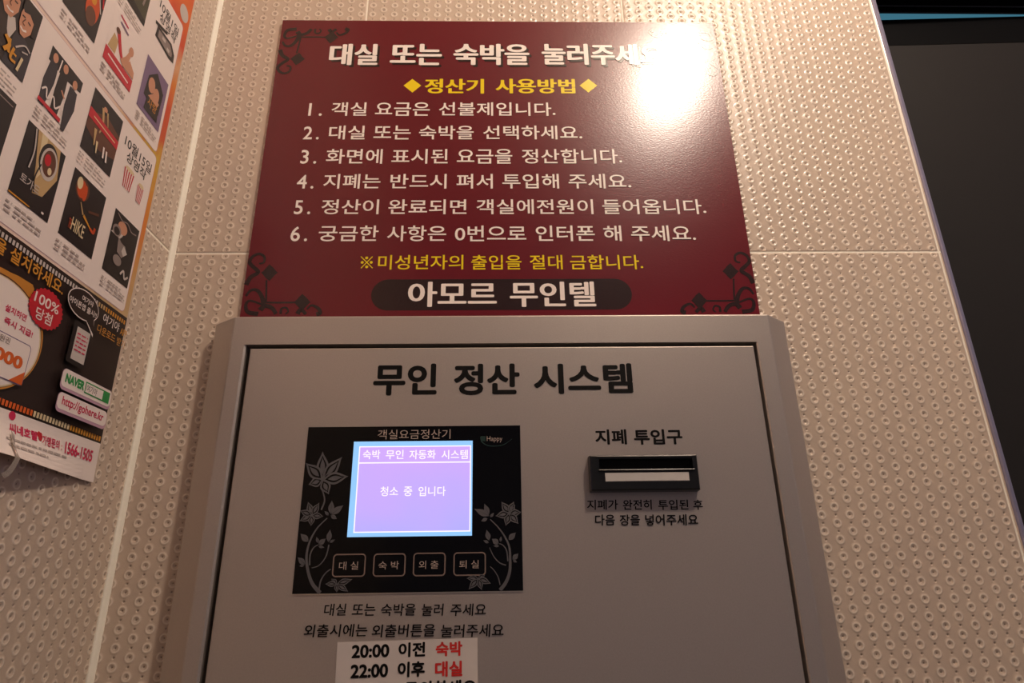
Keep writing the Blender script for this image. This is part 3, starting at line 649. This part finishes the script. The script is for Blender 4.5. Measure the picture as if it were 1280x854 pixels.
# two white schedule panels and their pictures
def panel_(v0, v1, r):
    q = Print(WL, base); q.rect(PLIL, -.43, v0-.0004, r, v1+.0004, .004); q.up(); q.rect(PWH, -.43, v0, r-.0005, v1, .004); return q
q = panel_(-.0885, .0700, -.0580); q.up(2)
q.text(PBK, '10월15일', -.1075, -.0630, .0475, .0585, bold=0.008); q.text(PBK, '상영작', -.1010, -.0690, .0365, .0465, bold=0.008)
for (a_, b_, c_, d_) in ((-.101,-.084,.0125,.0305), (-.078,-.0675,.0115,.0275)):
    w_ = (b_-a_)
    q.poly(PWH, [(a_+.15*w_, c_), (b_-.15*w_, c_), (b_, d_), (a_, d_)]); q.up()
    for k in range(5):
        f0, f1 = (k+.15)/5, (k+.65)/5
        q.poly(PRED, [(a_+.15*w_+.7*w_*f0, c_), (a_+.15*w_+.7*w_*f1, c_), (a_+w_*f1, d_), (a_+w_*f0, d_)])
    q.ell(PCRM, (a_+b_)/2, d_+.001, w_*.4, .002)
CAP = [(-.2082,-.070),(-.1565,-.070),(-.0985,-.0705),(-.2075,.006),(-.1575,.006),(-.262,.006),(-.262,-.070)]
for n, (a_, v_) in enumerate(CAP):
    for k in range(3): dashes(q, a_, a_+.006, v_-.0035-.0033*k, .0022, seed=n*7+k); dashes(q, a_+.009, a_+(.036 if k else .028), v_-.0035-.0033*k, .0022, seed=n*9+k)
p2 = q.build('schedule_panel', poster, label='lower white schedule panel with red popcorn boxes')
q = panel_(.0740, .2290, -.0605); q.up(2)
q.text(PBK, '10월1일', -.1040, -.0670, .2085, .2195, bold=0.008); q.text(PBK, '상영작', -.1005, -.0685, .1975, .2075, bold=0.008)
q.poly(PBK, mm((-100,190),(-74,193),(-66,186),(-65,177),(-74,175),(-101,177))); q.up(); q.poly(PGR, mm((-97,187.5),(-76,190),(-70,184),(-70,180),(-75,178),(-97,179.5))); q.up()
q.poly(PBK, mm((-105,191.5),(-84,197.5),(-83.5,194.5),(-104,188.5))); q.poly(PLT, mm((-90,187),(-84,187.5),(-84,184),(-90,183.5))); q.poly(PLT, mm((-80,183),(-75,183.5),(-75,180),(-80,179.5)))
for n, (a_, v_) in enumerate([(-.2095,.093),(-.1580,.093),(-.1030,.091),(-.1580,.166)]):
    for k in range(3): dashes(q, a_, a_+.006, v_-.0035-.0033*k, .0022, seed=n*5+k); dashes(q, a_+.009, a_+(.036 if k else .028), v_-.0035-.0033*k, .0022, seed=n*3+k)
p1 = q.build('schedule_panel', poster, label='upper white schedule panel with grey clapperboard')
tab = Print(WL, base); tab.ell(PLT, -.0640, .2440, .0085, .0095); tab.build('tab', poster, label='pale round tab on the orange border')

def pic(parent, u0, v0, w, h, bg, shapes, lab):
    q = Print(WL, base+LAY*6); q.rect(bg, u0, v0, u0+w, v0+h); q.up(2)
    g = lambda x, y: (u0+x*w, v0+y*h)
    for s in shapes:
        k, m = s[0], s[1]
        if k == 'p': q.poly(m, [g(*t) for t in s[2]])
        elif k == 'e': q.ell(m, *g(s[2], s[3]), s[4]*w, s[5]*h)
        elif k == 's': q.stroke(m, [g(*t) for t in s[2]], s[3]*w, (s[4] if len(s) > 4 else s[3])*w)
        elif k == 't': a_ = g(s[3], s[4]); b_ = g(s[5], s[6]); q.text(m, s[2], a_[0], b_[0], a_[1], b_[1], bold=0.01)
        q.up(0.6)
    return q.build('film_picture', parent, label=lab)
PSUIT = pc_('suit', 44, 40, 48); PDG = pc_('olive', 62, 60, 44); PFIRE = pc_('fire', 196, 74, 30)
pic(p2, -.263, .0095, .0405, .058, PBK, [('p',PDK,[(.0,.0),(.5,.0),(.5,.45),(.2,.55),(0,.5)]),('p',PLT,[(.36,.56),(.5,.62),(.58,.5),(.5,.3),(.42,.4)]),('p',PSUIT,[(.5,.0),(1,.0),(1,.42),(.8,.5),(.58,.48)]),
 ('p',PSKIN,[(.16,.93),(.34,.97),(.50,.9),(.52,.72),(.42,.56),(.28,.56),(.17,.68)]),('p',PBK,[(.1,1),(.58,1),(.5,.86),(.34,.93),(.2,.86),(.14,.7)]),('s',PBK,[(.24,.8),(.31,.81)],.03),('s',PBK,[(.39,.8),(.46,.8)],.03),('s',PBRN,[(.34,.78),(.32,.72),(.36,.7)],.02),('s',PWH,[(.28,.645),(.36,.63),(.43,.65)],.03),
 ('p',PSKIN,[(.60,.88),(.72,.9),(.86,.8),(.86,.62),(.76,.50),(.66,.50),(.58,.62),(.57,.76)]),('p',PBK,[(.56,1),(.98,1),(.96,.62),(.88,.6),(.86,.78),(.74,.84),(.62,.8),(.57,.84)]),('s',PBK,[(.60,.74),(.67,.745)],.03),('s',PBK,[(.74,.73),(.81,.72)],.03),('s',PBRN,[(.68,.73),(.645,.66),(.70,.645)],.02),('s',PWH,[(.62,.59),(.69,.57),(.76,.6)],.035),
 ('s',PLT,[(.66,.3),(.82,.42),(.95,.40)],.03),('s',PLT,[(.8,.32),(.92,.36)],.025),('s',PAMB,[(.42,.32),(.54,.25),(.46,.14)],.07),('s',PAMB,[(.52,.33),(.56,.15)],.05),('s',PAMB,[(.64,.27),(.62,.12),(.74,.12)],.05),('s',PAMB,[(.64,.2),(.72,.2)],.04),('s',PCRM,[(.84,.25),(.80,.05)],.05)], 'two smiling faces on a dark ground')
pic(p2, -.263, -.066, .0415, .058, PBK, [('p',PDK,[(0,.1),(.8,.1),(.7,.8),(.1,.9)]),('s',PGR,[(.55,.93),(.95,.93)],.02)], 'almost black picture')
pic(p2, -.2085, .0085, .0385, .0485, PWH, [('p',PBK,[(.02,1),(.98,.98),(.98,.78),(.5,.72),(.02,.74)]),('p',PSUIT,[(.05,.0),(.2,.0),(.3,.5),(.28,.8),(.08,.8),(.02,.4)]),('e',PSKIN,.17,.87,.07,.08),('p',PBK,[(.36,.0),(.55,.02),(.6,.45),(.58,.78),(.36,.8),(.34,.4)]),('e',PSKIN,.47,.88,.07,.08),('p',PSUIT,[(.72,-.08),(.82,-.06),(.94,.4),(.9,.7),(.68,.72),(.66,.35)]),('e',PSKIN,.79,.8,.07,.08),('s',PSKIN,[(.5,.5),(.62,.42)],.04),('s',PWH,[(.33,.95),(.3,.5),(.33,.1)],.03),('p',PRED,[(.02,.02),(.66,.0),(.66,.07),(.02,.08)]),('s',PWH,[(.05,.22),(.15,.3),(.22,.16),(.36,.28),(.46,.14),(.6,.26),(.66,.14)],.035)], 'three figures in dark suits on white')
pic(p2, -.157, .008, .0412, .0568, PBK, [('p',PBRN,[(0,.35),(.5,.2),(1,.3),(1,.7),(.5,.8),(0,.6)]),('s',PTAN,[(.35,.85),(.45,.6),(.4,.45)],.07,.03),('s',PTAN,[(.5,.85),(.6,.65)],.05,.02),('e',PSKIN,.42,.86,.06,.04),('p',PRED,[(0,.52),(1,.48),(1,.62),(0,.68)]),('s',PCRM,[(.15,.59),(.9,.55)],.025),('s',PTAN,[(.28,.45),(.33,.2)],.08,.03),('s',PCRM,[(.4,.3),(.43,.12)],.06,.03),('s',PWH,[(.62,.32),(.65,.15)],.05),('s',PWH,[(.72,.3),(.76,.13)],.05)], 'dark picture crossed by a red band')
pic(p2, -.2085, -.0668, .0405, .0572, PBK, [('p',PTAN,[(.25,1),(.85,1),(.95,.6),(.72,.25),(.48,.2),(.4,.55)]),('p',PCRM,[(.35,1),(.5,1),(.55,.5),(.48,.4)]),('e',PBK,.64,.73,.23,.24),('e',PLT,.67,.70,.21,.225),('e',PBRN,.67,.71,.165,.18),('e',PRED,.62,.74,.08,.08),('e',PCRM,.72,.62,.05,.05),('s',PBK,[(.5,.62),(.44,.4),(.5,.22)],.03),('s',PLT,[(.2,.98),(.28,.7),(.26,.45)],.03),('t',PLT,'토가드',.15,.22,.62,.34),('p',PAMB,[(0,0),(.5,0),(.5,.02),(0,.02)]),('s',PWH,[(.78,.06),(.84,.06)],.04)], 'round glass lens on a tan and black ground')
pic(p2, -.156, -.0672, .0420, .0568, PBK, [('e',PBRN,.32,.8,.2,.16),('e',PFIRE,.3,.8,.13,.13),('e',PCRM,.22,.86,.08,.09),('e',PFIRE,.4,.78,.06,.12),('s',PTAN,[(.35,.62),(.48,.48)],.02,.04),('s',PAMB,[(.5,.48),(.75,.38)],.06,.03),('s',PFIRE,[(.75,.38),(.86,.36),(.88,.44)],.06),('s',PBRN,[(.6,.58),(.9,.66)],.05),('t',PCRM,'HIKE',.25,.16,.62,.35),('t',PFIRE,'THE',.17,.16,.24,.3)], 'black picture with orange flame and pale title')
pic(p2, -.0995, -.0675, .0385, .0568, PBK, [('p',PLT,[(.0,.62),(.12,.68),(.28,.86),(.42,.9),(.5,.76),(.38,.62)]),('e',PSKIN,.38,.8,.18,.1),('e',PGR,.2,.7,.16,.09),('e',PBK,.2,.69,.11,.06),('p',PGR,[(.3,.62),(.55,.62),(.7,.48),(.55,.36),(.35,.4)]),('p',PLT,[(.55,.56),(.72,.48),(.6,.4),(.5,.46)]),('e',PGR,.42,.28,.16,.08),('e',PBK,.56,.62,.2,.05),('s',PGR,[(.1,.96),(.3,.9),(.5,.93),(.7,.86),(.9,.88)],.03),('s',PLT,[(.62,.12),(.72,.2),(.8,.1),(.92,.16)],.05)], 'grey face on a black ground')
pic(p1, -.2110, .096, .0405, .057, PBK, [('e',PFIRE,.72,.45,.2,.28),('e',PBRN,.72,.3,.15,.15),('e',PAMB,.7,.58,.08,.08),('s',PLT,[(.8,.75),(.95,.5)],.03),('s',PRED,[(.9,.85),(.98,.62)],.04)], 'black picture with a glowing orange face')
pic(p1, -.1585, .095, .0415, .057, PWH, [('p',PRED,[(0,0),(1,0),(1,.22),(0,.24)]),('s',PWH,[(.12,.14),(.88,.10)],.04),('p',PTAN,[(.05,.26),(.3,.26),(.32,.5),(.15,.56)]),('s',PRED,[(.25,.68),(.45,.4),(.6,.28)],.12,.08),('e',PBRN,.24,.66,.07,.05),('s',PSKIN,[(.55,.26),(.68,.42),(.74,.58)],.18,.08),('e',PSKIN,.76,.62,.08,.08),('p',PSKIN,[(.6,.24),(1,.24),(.98,.36),(.78,.46)]),('s',PPINK,[(.2,.94),(.5,.9)],.035),('s',PPUR,[(.25,.84),(.55,.8)],.04)], 'white picture with a red lower banner')
pic(p1, -.1595, .1685, .0405, .057, PDG, [('p',PBK,[(0,.0),(1,0),(1,.1),(0,.2)]),('s',PTAN,[(.5,.2),(.7,.6),(.8,.9)],.08),('s',PGR,[(.8,.3),(.9,.8)],.06)], 'dark olive picture')
pic(p1, -.1045, .0937, .0395, .0568, PPUR, [('p',PBK,[(.15,.3),(.85,.25),(.88,.7),(.5,.92),(.2,.7)]),('e',PSKIN,.38,.6,.14,.14),('e',PSKIN,.62,.52,.13,.14),('p',PSKIN,[(.3,.35),(.7,.3),(.8,.45),(.5,.5)]),('p',PBK,[(.25,.08),(.85,.1),(.8,.36),(.3,.36)]),('t',PGOLD,'사랑',.35,.2,.75,.38)], 'purple picture of two embracing figures')
pic(p1, -.263, .096, .0405, .057, PDK, [('e',PSKIN,.5,.6,.18,.2),('p',PSUIT,[(.2,0),(.8,0),(.65,.45),(.35,.45)])], 'dark picture at the far left')
adopt(poster)

# clear tape curling under the poster's lower edge
tp = MB(); pts = [(-.165,-.2215,.0016),(-.158,-.2150,.0022),(-.152,-.2085,.0026)]
TAPE = mat('clear_tape', srgb(235, 225, 215), 0.12); TAPE.node_tree.nodes['Principled BSDF'].inputs['Transmission Weight'].default_value = 0.75
lo2 = []
for i in range(9):
    t = i/8; u = -.168+.014*t; v = -.2455+.030*t**1.6; h = PO+CURL(u, max(v, -.2315))+.0014+.002*math.sin(math.pi*t)*(1-t)
    lo2.append([(XL+h+(.004 if i > 5 else 0)*0, u-.0018, v+.0012), (XL+h, u+.0018, v-.0012), (XL+h+.0002, u+.0018, v-.0012), (XL+h+.0002, u-.0018, v+.0012)])
tp.loft(lo2); tpo = tp.build('adhesive_tape', TAPE)
tpo['label'] = 'small clear strip of tape curling at the lower left of the poster'; tpo['category'] = 'tape'
